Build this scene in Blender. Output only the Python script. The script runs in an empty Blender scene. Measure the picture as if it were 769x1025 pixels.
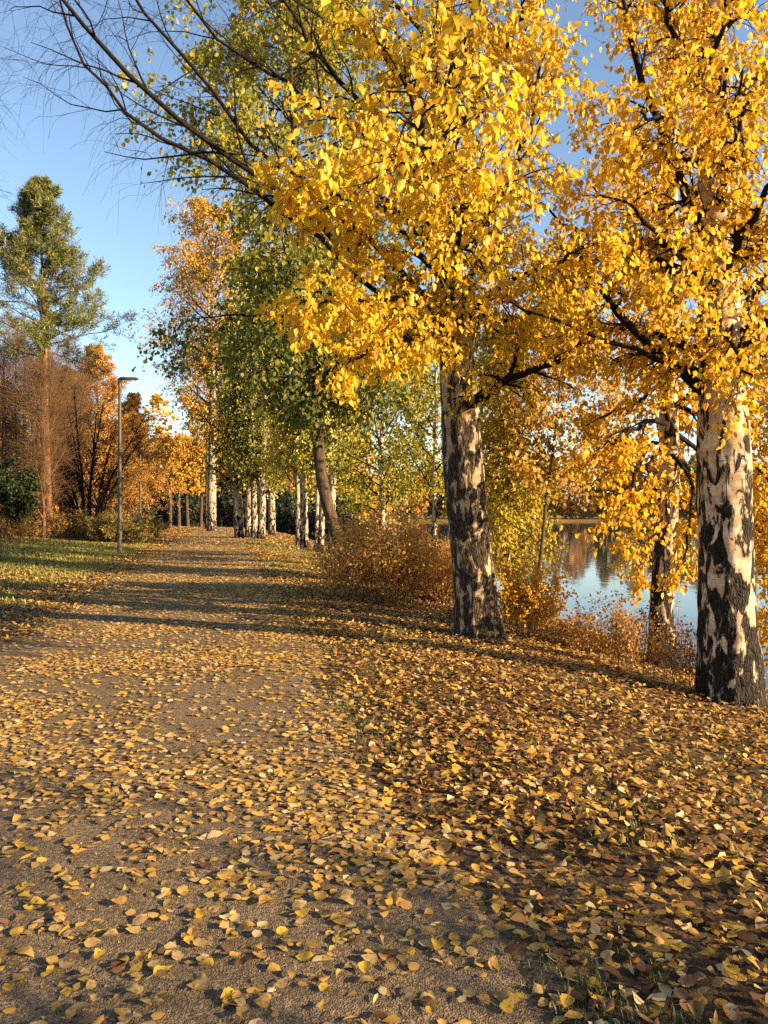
import bpy, math, random
import numpy as np
from mathutils import Vector

C = bpy.context.scene
COL = C.collection
R = math.radians
PI = math.pi

# ------------------------------------------------------------------ camera
EYE = 1.6
FPX = 739.0                      # focal length in pixels of the 768 x 1024 frame
cam_d = bpy.data.cameras.new('camera')
cam = bpy.data.objects.new('camera', cam_d); COL.objects.link(cam)
cam.location = (0, 0, EYE); cam.rotation_euler = (R(90), 0, 0)
cam_d.sensor_fit = 'VERTICAL'; cam_d.sensor_height = 36.0; cam_d.lens = 26.0
cam_d.clip_start = 0.05; cam_d.clip_end = 3000
C.camera = cam

# ------------------------------------------------------------------ sky, sun, exposure
SUN_EL = 18.0
SUN_AZ = math.atan2(0.93, -0.37)          # clockwise from +Y: to the right and a little behind
w = bpy.data.worlds.new('World'); C.world = w; w.use_nodes = True
nt = w.node_tree; nt.nodes.clear()
sky = nt.nodes.new('ShaderNodeTexSky'); sky.sky_type = 'NISHITA'; sky.sun_disc = False
sky.sun_elevation = R(SUN_EL); sky.sun_rotation = SUN_AZ
sky.air_density = 1.0; sky.dust_density = 0.2; sky.ozone_density = 1.5
bg = nt.nodes.new('ShaderNodeBackground'); bg.inputs['Strength'].default_value = 0.088
wo = nt.nodes.new('ShaderNodeOutputWorld')
nt.links.new(sky.outputs[0], bg.inputs[0]); nt.links.new(bg.outputs[0], wo.inputs[0])
sd = bpy.data.lights.new('sun', 'SUN'); sd.energy = 5.0; sd.angle = R(0.53); sd.color = (1.0, 0.75, 0.43)
sun = bpy.data.objects.new('sun', sd); COL.objects.link(sun)
S = Vector((math.cos(R(SUN_EL)) * math.sin(SUN_AZ), math.cos(R(SUN_EL)) * math.cos(SUN_AZ), math.sin(R(SUN_EL))))
sun.rotation_euler = S.to_track_quat('Z', 'Y').to_euler(); sun.location = S * 60
C.view_settings.view_transform = 'Standard'; C.view_settings.look = 'None'
C.view_settings.gamma = 1.0; C.view_settings.exposure = 1.68
try: C.view_settings.use_curve_mapping = False
except Exception: pass
C.render.engine = 'CYCLES'
C.cycles.max_bounces = 9; C.cycles.diffuse_bounces = 6; C.cycles.glossy_bounces = 3
C.cycles.transmission_bounces = 6; C.cycles.transparent_max_bounces = 4
C.cycles.use_denoising = False
C.cycles.sample_clamp_indirect = 6.0
C.cycles.caustics_reflective = False; C.cycles.caustics_refractive = False
C.cycles.pixel_filter_type = 'BLACKMAN_HARRIS'; C.cycles.filter_width = 1.5

# ------------------------------------------------------------------ numpy helpers
def rnd(seed): return np.random.default_rng(seed)

def nrm(v):
    return v / np.maximum(np.linalg.norm(v, axis=-1, keepdims=True), 1e-9)

def vnoise(p, seed=0):
    """3D value noise in 0..1"""
    p = np.asarray(p, float); i = np.floor(p).astype(np.int64); f = p - i; f = f * f * (3 - 2 * f)
    def h(x, y, z):
        n = (x * 374761393 + y * 668265263 + z * 2147483647 + seed * 974711) & 0xffffffff
        n = ((n ^ (n >> 13)) * 1274126177) & 0xffffffff
        n = n ^ (n >> 16)
        return (n & 0xffff) / 65535.0
    r = 0
    for dx in (0, 1):
        for dy in (0, 1):
            for dz in (0, 1):
                wgt = (f[..., 0] if dx else 1 - f[..., 0]) * (f[..., 1] if dy else 1 - f[..., 1]) * (f[..., 2] if dz else 1 - f[..., 2])
                r = r + wgt * h(i[..., 0] + dx, i[..., 1] + dy, i[..., 2] + dz)
    return r

def noise2(x, y, s, seed=0):
    return vnoise(np.stack([np.asarray(x, float) * s, np.asarray(y, float) * s, np.zeros_like(np.asarray(x, float)) + .37], -1), seed)

def sst(a, b, x):
    t = np.clip((x - a) / (b - a), 0, 1); return t * t * (3 - 2 * t)

class Geo:
    """collects vertices and faces (tris or quads) with an optional colour per vertex"""
    def __init__(s): s.v = []; s.f = {3: [], 4: []}; s.c = []; s.n = 0
    def add(s, v, f, col=None):
        v = np.asarray(v, float).reshape(-1, 3); f = np.asarray(f, np.int64)
        s.v.append(v); s.f[f.shape[1]].append(f + s.n); s.n += len(v)
        if col is None: col = np.ones((len(v), 3)) * .5
        s.c.append(np.asarray(col, float).reshape(-1, 3))
    def build(s, name, mat, parent=None, loc=(0, 0, 0), smooth=True):
        me = bpy.data.meshes.new(name)
        if s.n:
            V = np.concatenate(s.v) - np.asarray(loc, float)
            q = np.concatenate(s.f[4]) if s.f[4] else np.zeros((0, 4), np.int64)
            t = np.concatenate(s.f[3]) if s.f[3] else np.zeros((0, 3), np.int64)
            me.vertices.add(len(V)); me.vertices.foreach_set('co', V.astype(np.float32).ravel())
            idx = np.concatenate([q.ravel(), t.ravel()]).astype(np.int32)
            tot = np.concatenate([np.full(len(q), 4), np.full(len(t), 3)]).astype(np.int32)
            me.loops.add(len(idx)); me.loops.foreach_set('vertex_index', idx)
            me.polygons.add(len(tot))
            st = np.concatenate([[0], np.cumsum(tot)[:-1]]).astype(np.int32)
            me.polygons.foreach_set('loop_start', st); me.polygons.foreach_set('loop_total', tot)
            me.polygons.foreach_set('use_smooth', np.full(len(tot), smooth))
            a = me.color_attributes.new('col', 'FLOAT_COLOR', 'POINT')
            cc = np.concatenate([np.concatenate(s.c), np.ones((s.n, 1))], 1).astype(np.float32)
            a.data.foreach_set('color', cc.ravel())
            me.update(calc_edges=True); me.validate()
        me.materials.append(mat)
        o = bpy.data.objects.new(name, me); COL.objects.link(o)
        if parent is not None: o.parent = parent
        else: o.location = loc
        return o

def tag(o, label=None, cat=None, group=None, kind=None):
    if label: o['label'] = label
    if cat: o['category'] = cat
    if group: o['group'] = group
    if kind: o['kind'] = kind
    return o

def thing(name, label, cat, loc, group=None):
    o = bpy.data.objects.new(name, None); COL.objects.link(o); o.location = loc
    o.empty_display_size = .3
    return tag(o, label, cat, group)

def tubes(P, Rr, sides=5):
    """P (N,K,3) centre lines, Rr (N,K) radii -> verts, quads"""
    N, K, _ = P.shape
    T = np.empty_like(P); T[:, 1:-1] = P[:, 2:] - P[:, :-2]; T[:, 0] = P[:, 1] - P[:, 0]; T[:, -1] = P[:, -1] - P[:, -2]
    T = nrm(T)
    ov = np.abs(nrm(P[:, -1] - P[:, 0]))
    ref = np.zeros((N, 3)); ref[np.arange(N), np.argmin(ov, 1)] = 1
    U = nrm(np.cross(T, ref[:, None, :])); W = np.cross(T, U)
    a = np.arange(sides) * 2 * PI / sides
    V = P[:, :, None, :] + Rr[:, :, None, None] * (np.cos(a)[None, None, :, None] * U[:, :, None, :] + np.sin(a)[None, None, :, None] * W[:, :, None, :])
    ids = np.arange(N * K * sides).reshape(N, K, sides); j = np.roll(np.arange(sides), -1)
    F = np.stack([ids[:, :-1, :], ids[:, :-1, j], ids[:, 1:, j], ids[:, 1:, :]], -1).reshape(-1, 4)
    return V.reshape(-1, 3), F

def interp(P, f):
    """P (N,K,..), f (N,M) in 0..1 -> (N,M,..)"""
    K = P.shape[1]; x = np.clip(f, 0, 1) * (K - 1); i = np.minimum(x.astype(int), K - 2); t = x - i
    n = np.arange(P.shape[0])[:, None]
    if P.ndim == 3: t = t[..., None]
    return P[n, i] * (1 - t) + P[n, i + 1] * t

def spawn(P, Rr, n, rg, f0=.2, f1=1., ang=(.6, 1.0), L=1., K=5, droop=.1, wob=.12, rs=.6, taper=.25, rmin=.0012, flat=0.):
    N = P.shape[0]
    f = f0 + (f1 - f0) * (np.arange(n)[None] + rg.random((N, n))) / n
    p = interp(P, f); e = np.clip(f + .03, 0, 1); t = nrm(interp(P, e) - interp(P, np.clip(e - .08, 0, 1)))
    r0 = interp(Rr, f) * rs
    ph = 2.39996 * np.arange(n)[None] + rg.random((N, 1)) * 6.28 + rg.normal(0, .5, (N, n))
    ref = np.where(np.abs(t[..., 2:]) > .8, np.array([1., 0, 0]), np.array([0, 0, 1.]))
    u = nrm(np.cross(t, ref)); v = np.cross(t, u)
    cph = np.cos(ph)[..., None]; sph = np.sin(ph)[..., None] * (1 - flat)
    pr = nrm(cph * u + sph * v)
    a = rg.uniform(ang[0], ang[1], (N, n))[..., None]
    d = np.cos(a) * t + np.sin(a) * pr
    ln = L(f) if callable(L) else np.full(f.shape, L) * (1 - .45 * f)
    ln = ln * rg.uniform(.65, 1.25, f.shape)
    p = p.reshape(-1, 3); d = d.reshape(-1, 3); ln = ln.reshape(-1, 1); r0 = np.maximum(r0.reshape(-1), rmin)
    Q = np.empty((len(p), K, 3)); Q[:, 0] = p
    for k in range(1, K):
        dr = droop(k / (K - 1)) if callable(droop) else droop
        d = d + rg.normal(0, wob, d.shape); d[:, 2] -= dr; d = nrm(d)
        p = p + d * ln / (K - 1); Q[:, k] = p
    rr = r0[:, None] * np.linspace(1, taper, K)[None]
    return Q, np.maximum(rr, rmin * .7)

LEAF_T = {
 'birch': np.array([(0, 0, 0), (.30, .36, .08), (.62, .27, .04), (1, 0, -.10), (.62, -.27, .04), (.30, -.36, .08)]),
 'round': np.array([(0, 0, 0), (.22, .42, .08), (.66, .40, .05), (1, 0, -.08), (.66, -.40, .05), (.22, -.42, .08)]),
 'narrow': np.array([(0, 0, 0), (.3, .15, .03), (.65, .13, .02), (1, 0, -.06), (.65, -.13, .02), (.3, -.15, .03)]),
 'needle': np.array([(0, 0, 0), (.3, .06, .01), (.7, .05, .01), (1, 0, 0), (.7, -.05, .01), (.3, -.06, .01)]),
}
def leaves(geo, pos, axis, normal, size, col, shape='birch', rg=None, curl=1.):
    T = LEAF_T[shape]; N = len(pos)
    axis = nrm(axis); side = nrm(np.cross(normal, axis)); nn = np.cross(axis, side)
    cz = np.broadcast_to(curl, (N,)) if np.ndim(curl) else np.full(N, curl)
    wv = rg.uniform(.8, 1.15, N) if rg is not None else np.ones(N)
    V = pos[:, None] + size[:, None, None] * (T[None, :, 0, None] * axis[:, None] + T[None, :, 1, None] * wv[:, None, None] * side[:, None] + (T[None, :, 2] * cz[:, None])[..., None] * nn[:, None])
    b = (np.arange(N) * 6)[:, None]
    F = np.concatenate([b + np.array([[0, 1, 2, 3]]), b + np.array([[0, 3, 4, 5]])])
    geo.add(V.reshape(-1, 3), F, np.repeat(col, 6, 0))

def palette(pal, n, rg, jit=.18):
    cs = np.array([p[0] for p in pal], float); ws = np.array([p[1] for p in pal], float); ws /= ws.sum()
    c = cs[rg.choice(len(cs), n, p=ws)]
    return np.clip(c * rg.uniform(1 - jit, 1 + jit, (n, 1)) * rg.uniform(.93, 1.07, (n, 3)), 0, 1)

def hang_leaves(geo, P, per, rg, size, pal, shape='birch', f0=.1, down=.9, spread=.03, keep=None):
    """leaves along twigs, hanging"""
    N = P.shape[0]
    f = f0 + (1 - f0) * rg.random((N, per)); p = interp(P, f).reshape(-1, 3)
    t = nrm(interp(P, np.clip(f + .1, 0, 1)) - interp(P, np.clip(f - .1, 0, 1))).reshape(-1, 3)
    p = p + rg.normal(0, spread, p.shape)
    ax = rg.normal(0, .55, p.shape) + .35 * t; ax[:, 2] -= down
    n = rg.normal(0, 1, p.shape); n[:, 2] *= .6
    if keep is not None:
        k = keep(p); p, ax, n = p[k], ax[k], n[k]
    s = size * rg.uniform(.55, 1.2, len(p))
    leaves(geo, p, ax, n, s, pal(p, rg) if callable(pal) else palette(pal, len(p), rg), shape, rg, rg.uniform(.3, 2.2, len(p)))

def crom(pts, K):
    """smooth resample of a short list of points"""
    p = np.asarray(pts, float)
    p = np.concatenate([[2 * p[0] - p[1]], p, [2 * p[-1] - p[-2]]]); n = len(p) - 3
    out = []
    for x in np.linspace(0, n, K):
        i = min(int(x), n - 1); t = x - i; a, b, c, d = p[i:i + 4]
        out.append(.5 * (2 * b + (c - a) * t + (2 * a - 5 * b + 4 * c - d) * t * t + (3 * b - a - 3 * c + d) * t ** 3))
    return np.array(out)

def trunk_geo(pts, rad, sides, rows, seed, rough=.05, flare=0.):
    """one trunk with uneven bark relief; pts (k,3), rad (k)"""
    pts = np.asarray(pts, float); c = crom(pts, rows); r = np.interp(np.linspace(0, 1, rows), np.linspace(0, 1, len(rad)), rad)
    T = np.gradient(c, axis=0); T = nrm(T); U = nrm(np.cross(T, np.array([0., 1., 0.]))); W = np.cross(T, U)
    a = np.arange(sides) * 2 * PI / sides
    hz = c[:, 2] - c[0, 2]
    q = np.stack([np.cos(a)[None] * r[:, None] * 9 + 0 * hz[:, None], np.sin(a)[None] * r[:, None] * 9 + 0 * hz[:, None], hz[:, None] * 2.2 + 0 * a[None]], -1)
    n = (vnoise(q, seed) - .5) + .5 * (vnoise(q * 2.3, seed + 1) - .5) + .35 * (vnoise(q * 5.1, seed + 2) - .5)
    low = np.exp(-hz / 1.1)[:, None]
    rr = r[:, None] * (1 + rough * n * (1 + 1.6 * low))
    if flare:
        root = np.clip(.55 + .45 * np.sin(a * 5 + seed) + .25 * np.sin(a * 3 + 1.7 * seed), 0, 1.3)[None]
        rr = rr + flare * np.exp(-hz / .16)[:, None] * root
    V = c[:, None] + rr[..., None] * (np.cos(a)[None, :, None] * U[:, None] + np.sin(a)[None, :, None] * W[:, None])
    ids = np.arange(rows * sides).reshape(rows, sides); j = np.roll(np.arange(sides), -1)
    F = np.stack([ids[:-1], ids[:-1][:, j], ids[1:][:, j], ids[1:]], -1).reshape(-1, 4)
    g = Geo(); g.add(V, F); return g

# ------------------------------------------------------------------ terrain
def pc(y):  return -0.8 - 0.215 * y                     # centre line of the path
def phw(y): return 1.8 + .14 * np.sin(y * .9) * np.exp(-y / 40.) + .08 * np.sin(y * 2.3 + 1)
def te(y):
    y = np.asarray(y, float)
    a = np.clip(7.1 - .2 * (y - 11.4), 4.6, 7.6)
    return a + 16 * sst(40, 70, y) + 200 * sst(235, 300, y)
WATER = -1.9
def hgt(x, y):
    x = np.asarray(x, float); y = np.asarray(y, float)
    tr = x - (pc(y) + phw(y)); tl = (pc(y) - phw(y)) - x; e = te(y)
    k = np.maximum(np.minimum(tr, e), 0)
    kk = np.minimum(k, 7.6)
    h = -.03 * kk - .017 * kk * kk
    ov = np.maximum(tr - e, 0)
    bank = -.65 * ov
    h = h + np.maximum(bank, -3.0)
    L = np.maximum(tl, 0)
    h = h + .32 * sst(0, 9, L) + .6 * sst(20, 60, L)
    u = (noise2(x, y, .7, 3) - .5) * .09 + (noise2(x, y, 2.1, 4) - .5) * .03
    h = h + u * sst(.1, 1.2, np.maximum(tr, tl))
    far = sst(255, 300, np.hypot(x - 30, y)) * (x > -40 + 0 * y)
    h = np.where(tr > e, h + far * (3.6 + 14 * sst(300, 700, np.hypot(x, y))), h)
    return h

def P3(px, py, d):
    return np.array([(px - 384.) / FPX * d, d, EYE - (py - 512.) / FPX * d])
def G(px, py):
    d = np.arange(1.5, 300, .02)
    x = (px - 384.) / FPX * d; z = EYE - (py - 512.) / FPX * d
    k = np.argmax(z <= hgt(x, d)); k = k if k else len(d) - 1
    return np.array([x[k], d[k], float(hgt(x[k], d[k]))])
def at(px, d):
    x = (px - 384.) / FPX * d
    return np.array([x, d, float(hgt(x, d))])

# ------------------------------------------------------------------ materials
def new_mat(name):
    m = bpy.data.materials.new(name); m.use_nodes = True; t = m.node_tree; t.nodes.clear()
    out = t.nodes.new('ShaderNodeOutputMaterial')
    return m, t, out
class NB:
    def __init__(s, t): s.t = t
    def n(s, typ, **kw):
        o = s.t.nodes.new('ShaderNode' + typ)
        for k, v in kw.items(): setattr(o, k, v)
        return o
    def link(s, a, b): s.t.links.new(a, b)
    def coord(s, scale=(1, 1, 1)):
        c = s.n('TexCoord'); m = s.n('Mapping'); m.inputs['Scale'].default_value = scale
        s.link(c.outputs['Object'], m.inputs[0]); return m.outputs[0]
    def noise(s, vec, scale, detail=4, rough=.55, dist=0.):
        o = s.n('TexNoise'); o.inputs['Scale'].default_value = scale; o.inputs['Detail'].default_value = detail
        o.inputs['Roughness'].default_value = rough; o.inputs['Distortion'].default_value = dist
        s.link(vec, o.inputs['Vector']); return o.outputs[0]
    def vor(s, vec, scale, feat='F1', out=0):
        o = s.n('TexVoronoi'); o.feature = feat; o.inputs['Scale'].default_value = scale; s.link(vec, o.inputs['Vector']); return o.outputs[out]
    def mr(s, val, a, b, c=0., d=1., typ='SMOOTHSTEP'):
        o = s.n('MapRange'); o.interpolation_type = typ
        for i, x in enumerate((val, a, b, c, d)):
            if isinstance(x, (int, float)): o.inputs[i].default_value = x
            else: s.link(x, o.inputs[i])
        return o.outputs[0]
    def math(s, op, a, b=0.):
        o = s.n('Math'); o.operation = op
        for i, x in enumerate((a, b)):
            if isinstance(x, (int, float)): o.inputs[i].default_value = x
            else: s.link(x, o.inputs[i])
        return o.outputs[0]
    def mix(s, f, a, b, typ='MIX'):
        o = s.n('Mix'); o.data_type = 'RGBA'; o.blend_type = typ
        for i, x in ((0, f), (6, a), (7, b)):
            if isinstance(x, (int, float)): o.inputs[i].default_value = x
            elif isinstance(x, tuple): o.inputs[i].default_value = (*x, 1)
            else: s.link(x, o.inputs[i])
        return o.outputs[2]
    def bsdf(s, col, rough=.7, spec=.3, bump=None, bs=.5, bd=.02):
        o = s.n('BsdfPrincipled')
        if isinstance(col, tuple): o.inputs['Base Color'].default_value = (*col, 1)
        else: s.link(col, o.inputs['Base Color'])
        if isinstance(rough, (int, float)): o.inputs['Roughness'].default_value = rough
        else: s.link(rough, o.inputs['Roughness'])
        o.inputs['Specular IOR Level'].default_value = spec
        if bump is not None:
            b = s.n('Bump'); b.inputs['Strength'].default_value = bs; b.inputs['Distance'].default_value = bd
            s.link(bump, b.inputs['Height']); s.link(b.outputs[0], o.inputs['Normal'])
        return o

def leaf_mat(name, trans=.45, gloss=.025, rough=.5):
    m, t, out = new_mat(name); b = NB(t)
    a = b.n('Attribute'); a.attribute_name = 'col'
    di = b.n('BsdfDiffuse'); b.link(a.outputs['Color'], di.inputs[0])
    tr = b.n('BsdfTranslucent'); b.link(a.outputs['Color'], tr.inputs[0])
    mx = b.n('MixShader'); mx.inputs[0].default_value = trans
    b.link(di.outputs[0], mx.inputs[1]); b.link(tr.outputs[0], mx.inputs[2])
    gl = b.n('BsdfGlossy'); gl.inputs['Roughness'].default_value = rough
    m2 = b.n('MixShader'); m2.inputs[0].default_value = gloss
    b.link(mx.outputs[0], m2.inputs[1]); b.link(gl.outputs[0], m2.inputs[2]); b.link(m2.outputs[0], out.inputs[0])
    return m

def birch_mat(name, z_dark=2.0, dark0=.375, dark1=.60, pale=(.60, .46, .31), dkc=((.008, .006, .0045), (.07, .046, .03))):
    m, t, out = new_mat(name); b = NB(t)
    c = b.n('TexCoord'); sep = b.n('SeparateXYZ'); b.link(c.outputs['Object'], sep.inputs[0])
    v1 = b.coord((1, 1, .38)); v2 = b.coord((1.6, 1.6, 15)); v3 = b.coord((1, 1, .3))
    n1 = b.noise(v1, 9., 6, .62, .6); th = b.mr(sep.outputs['Z'], .15, z_dark, dark0, dark1, 'LINEAR')
    hi = b.math('ADD', th, .055)
    dark = b.mr(n1, th, hi)
    # horizontal lenticels
    n2 = b.noise(v2, 4.0, 2, .5); len_ = b.math('MULTIPLY', b.mr(n2, .64, .72), .55)
    mask = b.math('MAXIMUM', dark, len_)
    # pale bark tone
    n3 = b.noise(b.coord((1, 1, 1.6)), 5.0, 4); pl = b.mix(b.mr(n3, .35, .7), pale, (pale[0] * .62, pale[1] * .52, pale[2] * .42))
    n5 = b.noise(b.coord((1, 1, .5)), 24, 5, .7); pl = b.mix(b.math('MULTIPLY', b.mr(n5, .5, .68), .6), pl, (.15, .105, .072))
    n4 = b.noise(v3, 42, 5, .65); dk = b.mix(b.mr(n4, .40, .75), *dkc)
    col = b.mix(mask, pl, dk)
    hgt_ = b.math('ADD', b.math('MULTIPLY', dark, b.math('ADD', .5, n4)), b.math('MULTIPLY', n3, .15))
    fis = b.vor(b.coord((1, 1, .42)), 26, 'DISTANCE_TO_EDGE'); hgt_ = b.math('ADD', hgt_, b.math('MULTIPLY', dark, b.mr(fis, .0, .18, -.5, .25)))
    bs = b.bsdf(col, .75, .2, hgt_, .9, .035)
    b.link(bs.outputs[0], out.inputs[0]); return m

def bark_mat(name, c1, c2, sc=14, bump=.7):
    m, t, out = new_mat(name); b = NB(t)
    n = b.noise(b.coord((1, 1, .25)), sc, 6, .65); n2 = b.noise(b.coord(), 2.5, 3)
    col = b.mix(b.mr(n, .35, .68), c1, c2); col = b.mix(b.math('MULTIPLY', n2, .4), col, tuple(x * .5 for x in c1))
    bs = b.bsdf(col, .85, .15, n, bump, .03); b.link(bs.outputs[0], out.inputs[0]); return m

M = {}
M['leaf'] = leaf_mat('leaf', .55)
M['leaf_far'] = leaf_mat('leaf_far', .35, .04)
M['litter'] = leaf_mat('litter', .3, .03, .5)
M['needle'] = leaf_mat('needle', .15, .05)
M['grass'] = leaf_mat('grass', .3, .05)
M['birch'] = birch_mat('birch_bark', 4.3, .39, .575)
M['birch_dark'] = birch_mat('dark_birch_bark', 5.4, .395, .545, (.42, .315, .20), ((.016, .011, .008), (.15, .098, .062)))
M['birch_white'] = birch_mat('pale_birch_bark', 1.6, .44, .66, (.72, .60, .45))
M['birch_far'] = birch_mat('far_birch_bark', 3.0, .42, .56, (.50, .42, .31))
M['twig'] = bark_mat('twig_bark', (.007, .005, .004), (.024, .015, .011), 30, .3)
M['twig_brown'] = bark_mat('brown_twig_bark', (.13, .07, .034), (.31, .18, .09), 30, .3)
M['bark'] = bark_mat('brown_bark', (.045, .03, .02), (.15, .10, .065))
M['pine'] = bark_mat('pine_bark', (.17, .075, .036), (.36, .17, .085), 10)
M['stem'] = bark_mat('shrub_stem_bark', (.10, .055, .03), (.24, .14, .08), 25, .3)

def ground_mat():
    m, t, out = new_mat('ground_soil'); b = NB(t); c = b.coord()
    a = b.n('Attribute'); a.attribute_name = 'col'
    n = b.noise(c, 3.0, 6, .65); n2 = b.noise(c, 40, 4, .7)
    v = b.n('TexVoronoi'); v.inputs['Scale'].default_value = 17; v.inputs['Randomness'].default_value = 1; b.link(c, v.inputs['Vector'])
    sp = b.n('SeparateColor'); b.link(v.outputs['Color'], sp.inputs[0])
    lf = b.mix(sp.outputs[1], (.13, .06, .02), (.40, .24, .06))
    msk = b.math('MULTIPLY', b.mr(sp.outputs[0], .45, .5), b.mr(v.outputs['Distance'], .62, .5))
    col = b.mix(b.mr(n2, .3, .7), a.outputs['Color'], tuple(x for x in (.02, .013, .008)))
    col = b.mix(b.math('MULTIPLY', msk, b.mr(n, .3, .6)), col, lf)
    h = b.math('ADD', n2, b.math('MULTIPLY', msk, .4))
    bs = b.bsdf(col, .9, .15, h, .7, .03); b.link(bs.outputs[0], out.inputs[0]); return m
M['ground'] = ground_mat()

def path_mat():
    m, t, out = new_mat('path_gravel'); b = NB(t); c = b.coord()
    n1 = b.noise(c, 1.7, 6, .68); n2 = b.noise(c, 60, 3, .7); n3 = b.noise(c, 260, 2, .6)
    v = b.n('TexVoronoi'); v.inputs['Scale'].default_value = 125; b.link(c, v.inputs['Vector'])
    sp = b.n('SeparateColor'); b.link(v.outputs['Color'], sp.inputs[0])
    stone = b.mix(sp.outputs[0], (.15, .10, .055), (.40, .28, .165))
    base = b.mix(b.mr(n1, .3, .7), (.19, .122, .062), (.39, .265, .145))
    col = b.mix(b.mr(v.outputs['Distance'], .6, .35), base, stone)
    col = b.mix(b.mr(n2, .35, .7), tuple((.08, .06, .04)), col)
    col = b.mix(b.math('MULTIPLY', b.mr(n3, .5, .75), .35), col, (.42, .35, .26))
    h = b.math('ADD', b.math('MULTIPLY', b.mr(v.outputs['Distance'], .6, .1), .6), b.math('ADD', n2, b.math('MULTIPLY', n3, .4)))
    bs = b.bsdf(col, .92, .15, h, 1., .010); b.link(bs.outputs[0], out.inputs[0]); return m
M['path'] = path_mat()

def water_mat():
    m, t, out = new_mat('lake_surface'); b = NB(t)
    n = b.noise(b.coord((1, .35, 1)), 1.4, 3, .55); n2 = b.noise(b.coord((1, .4, 1)), 7., 2)
    bs = b.bsdf((.012, .022, .03), .04, .5, b.math('ADD', n, b.math('MULTIPLY', n2, .15)), .12, .06)
    bs.inputs['IOR'].default_value = 1.333
    b.link(bs.outputs[0], out.inputs[0]); return m
M['water'] = water_mat()
def plain(name, col, rough=.5, metal=0., noise=.0):
    m, t, out = new_mat(name); b = NB(t)
    n = b.noise(b.coord(), 12, 4); cc = b.mix(b.math('MULTIPLY', n, .6), col, tuple(x * .55 for x in col))
    bs = b.bsdf(cc, rough, .4); bs.inputs['Metallic'].default_value = metal
    b.link(bs.outputs[0], out.inputs[0]); return m
M['galv'] = plain('galvanised_steel', (.075, .068, .054), .6, .2)
M['lamp'] = plain('lamp_housing', (.07, .07, .07), .45)
M['lens'] = plain('lamp_lens', (.55, .55, .52), .2)

# ------------------------------------------------------------------ ground, path, lake
def axis_pts(lo, hi, fine, grow, start):
    out = [start]; s = fine
    while out[-1] < hi:
        out.append(out[-1] + s); s *= grow
    neg = [start]; s = fine
    while neg[-1] > lo:
        neg.append(neg[-1] - s); s *= grow
    return np.array(neg[::-1][:-1] + out)
gx = axis_pts(-700, 900, .10, 1.022, 0.); gy = axis_pts(-80, 1500, .12, 1.017, 5.)
X, Y = np.meshgrid(gx, gy)
Z = hgt(X, Y)
trr = X - (pc(Y) + phw(Y)); tll = (pc(Y) - phw(Y)) - X
on_path = np.maximum(trr, tll)
Z = Z - .05 * sst(-.05, -.3, on_path)
grassy = np.array([.12, .115, .03]); soil = np.array([.075, .045, .022]); litter_c = np.array([.16, .085, .03])
gmix = sst(.35, .65, noise2(X, Y, .6, 21)) * sst(.0, 2.5, tll)
cc = soil[None, None] * (1 - gmix[..., None]) + grassy * gmix[..., None]
rmix = (sst(.55, .75, noise2(X, Y, .9, 22)) * (trr > 0))[..., None] * .7
cc = cc * (1 - rmix) + grassy * .8 * rmix
lmix = (sst(25, 45, Y) * (trr > 0) * .7)[..., None]
cc = cc * (1 - lmix) + np.array([.36, .21, .05]) * lmix
em = (sst(.9, .0, on_path + .8 * (noise2(X, Y, 2.5, 23) - .5)))[..., None]
cc = cc * (1 - em) + np.array([.15, .112, .072]) * em
ids = np.arange(X.size).reshape(X.shape)
F = np.stack([ids[:-1, :-1], ids[:-1, 1:], ids[1:, 1:], ids[1:, :-1]], -1).reshape(-1, 4)
g = Geo(); g.add(np.stack([X, Y, Z], -1), F, cc); tag(g.build('ground', M['ground']), kind='structure')

py_ = np.concatenate([np.arange(-6, 20, .1), np.arange(20, 60, .3), np.arange(60, 110, 1.)]); s = np.linspace(-1, 1, 41)
PY, SS = np.meshgrid(py_, s, indexing='ij')
ragged = 1 + .14 * (noise2(PY, SS * 0 + np.sign(SS) * 5, 3.0, 8) - .5) + .04 * (noise2(PY, np.sign(SS) * 9, 9., 9) - .5)
PX = pc(PY) + SS * phw(PY) * ragged
PZ = .006 + (noise2(PX, PY, 1.7, 31) - .5) * .02 + (noise2(PX, PY, 6., 32) - .5) * .008 - .03 * np.clip(np.abs(SS) - .94, 0, 1) / .06
ids = np.arange(PX.size).reshape(PX.shape); F = np.stack([ids[:-1, :-1], ids[:-1, 1:], ids[1:, 1:], ids[1:, :-1]], -1).reshape(-1, 4)
g = Geo(); g.add(np.stack([PX, PY, PZ], -1), F); tag(g.build('path', M['path']), kind='structure')
def surf(x, y):
    t = np.maximum(x - (pc(y) + phw(y)), (pc(y) - phw(y)) - x)
    zp = .006 + (noise2(x, y, 1.7, 31) - .5) * .02 + (noise2(x, y, 6., 32) - .5) * .008
    return np.where(t < -.05, zp, hgt(x, y))

wx = np.array([-60., 0, 10, 40, 150, 900]); wy = np.array([-80., 0, 30, 80, 150, 420, 900])
WX, WY = np.meshgrid(wx, wy); ids = np.arange(WX.size).reshape(WX.shape)
F = np.stack([ids[:-1, :-1], ids[:-1, 1:], ids[1:, 1:], ids[1:, :-1]], -1).reshape(-1, 4)
g = Geo(); g.add(np.stack([WX, WY, WX * 0 + WATER], -1), F); tag(g.build('lake_water', M['water']), kind='structure')

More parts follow.
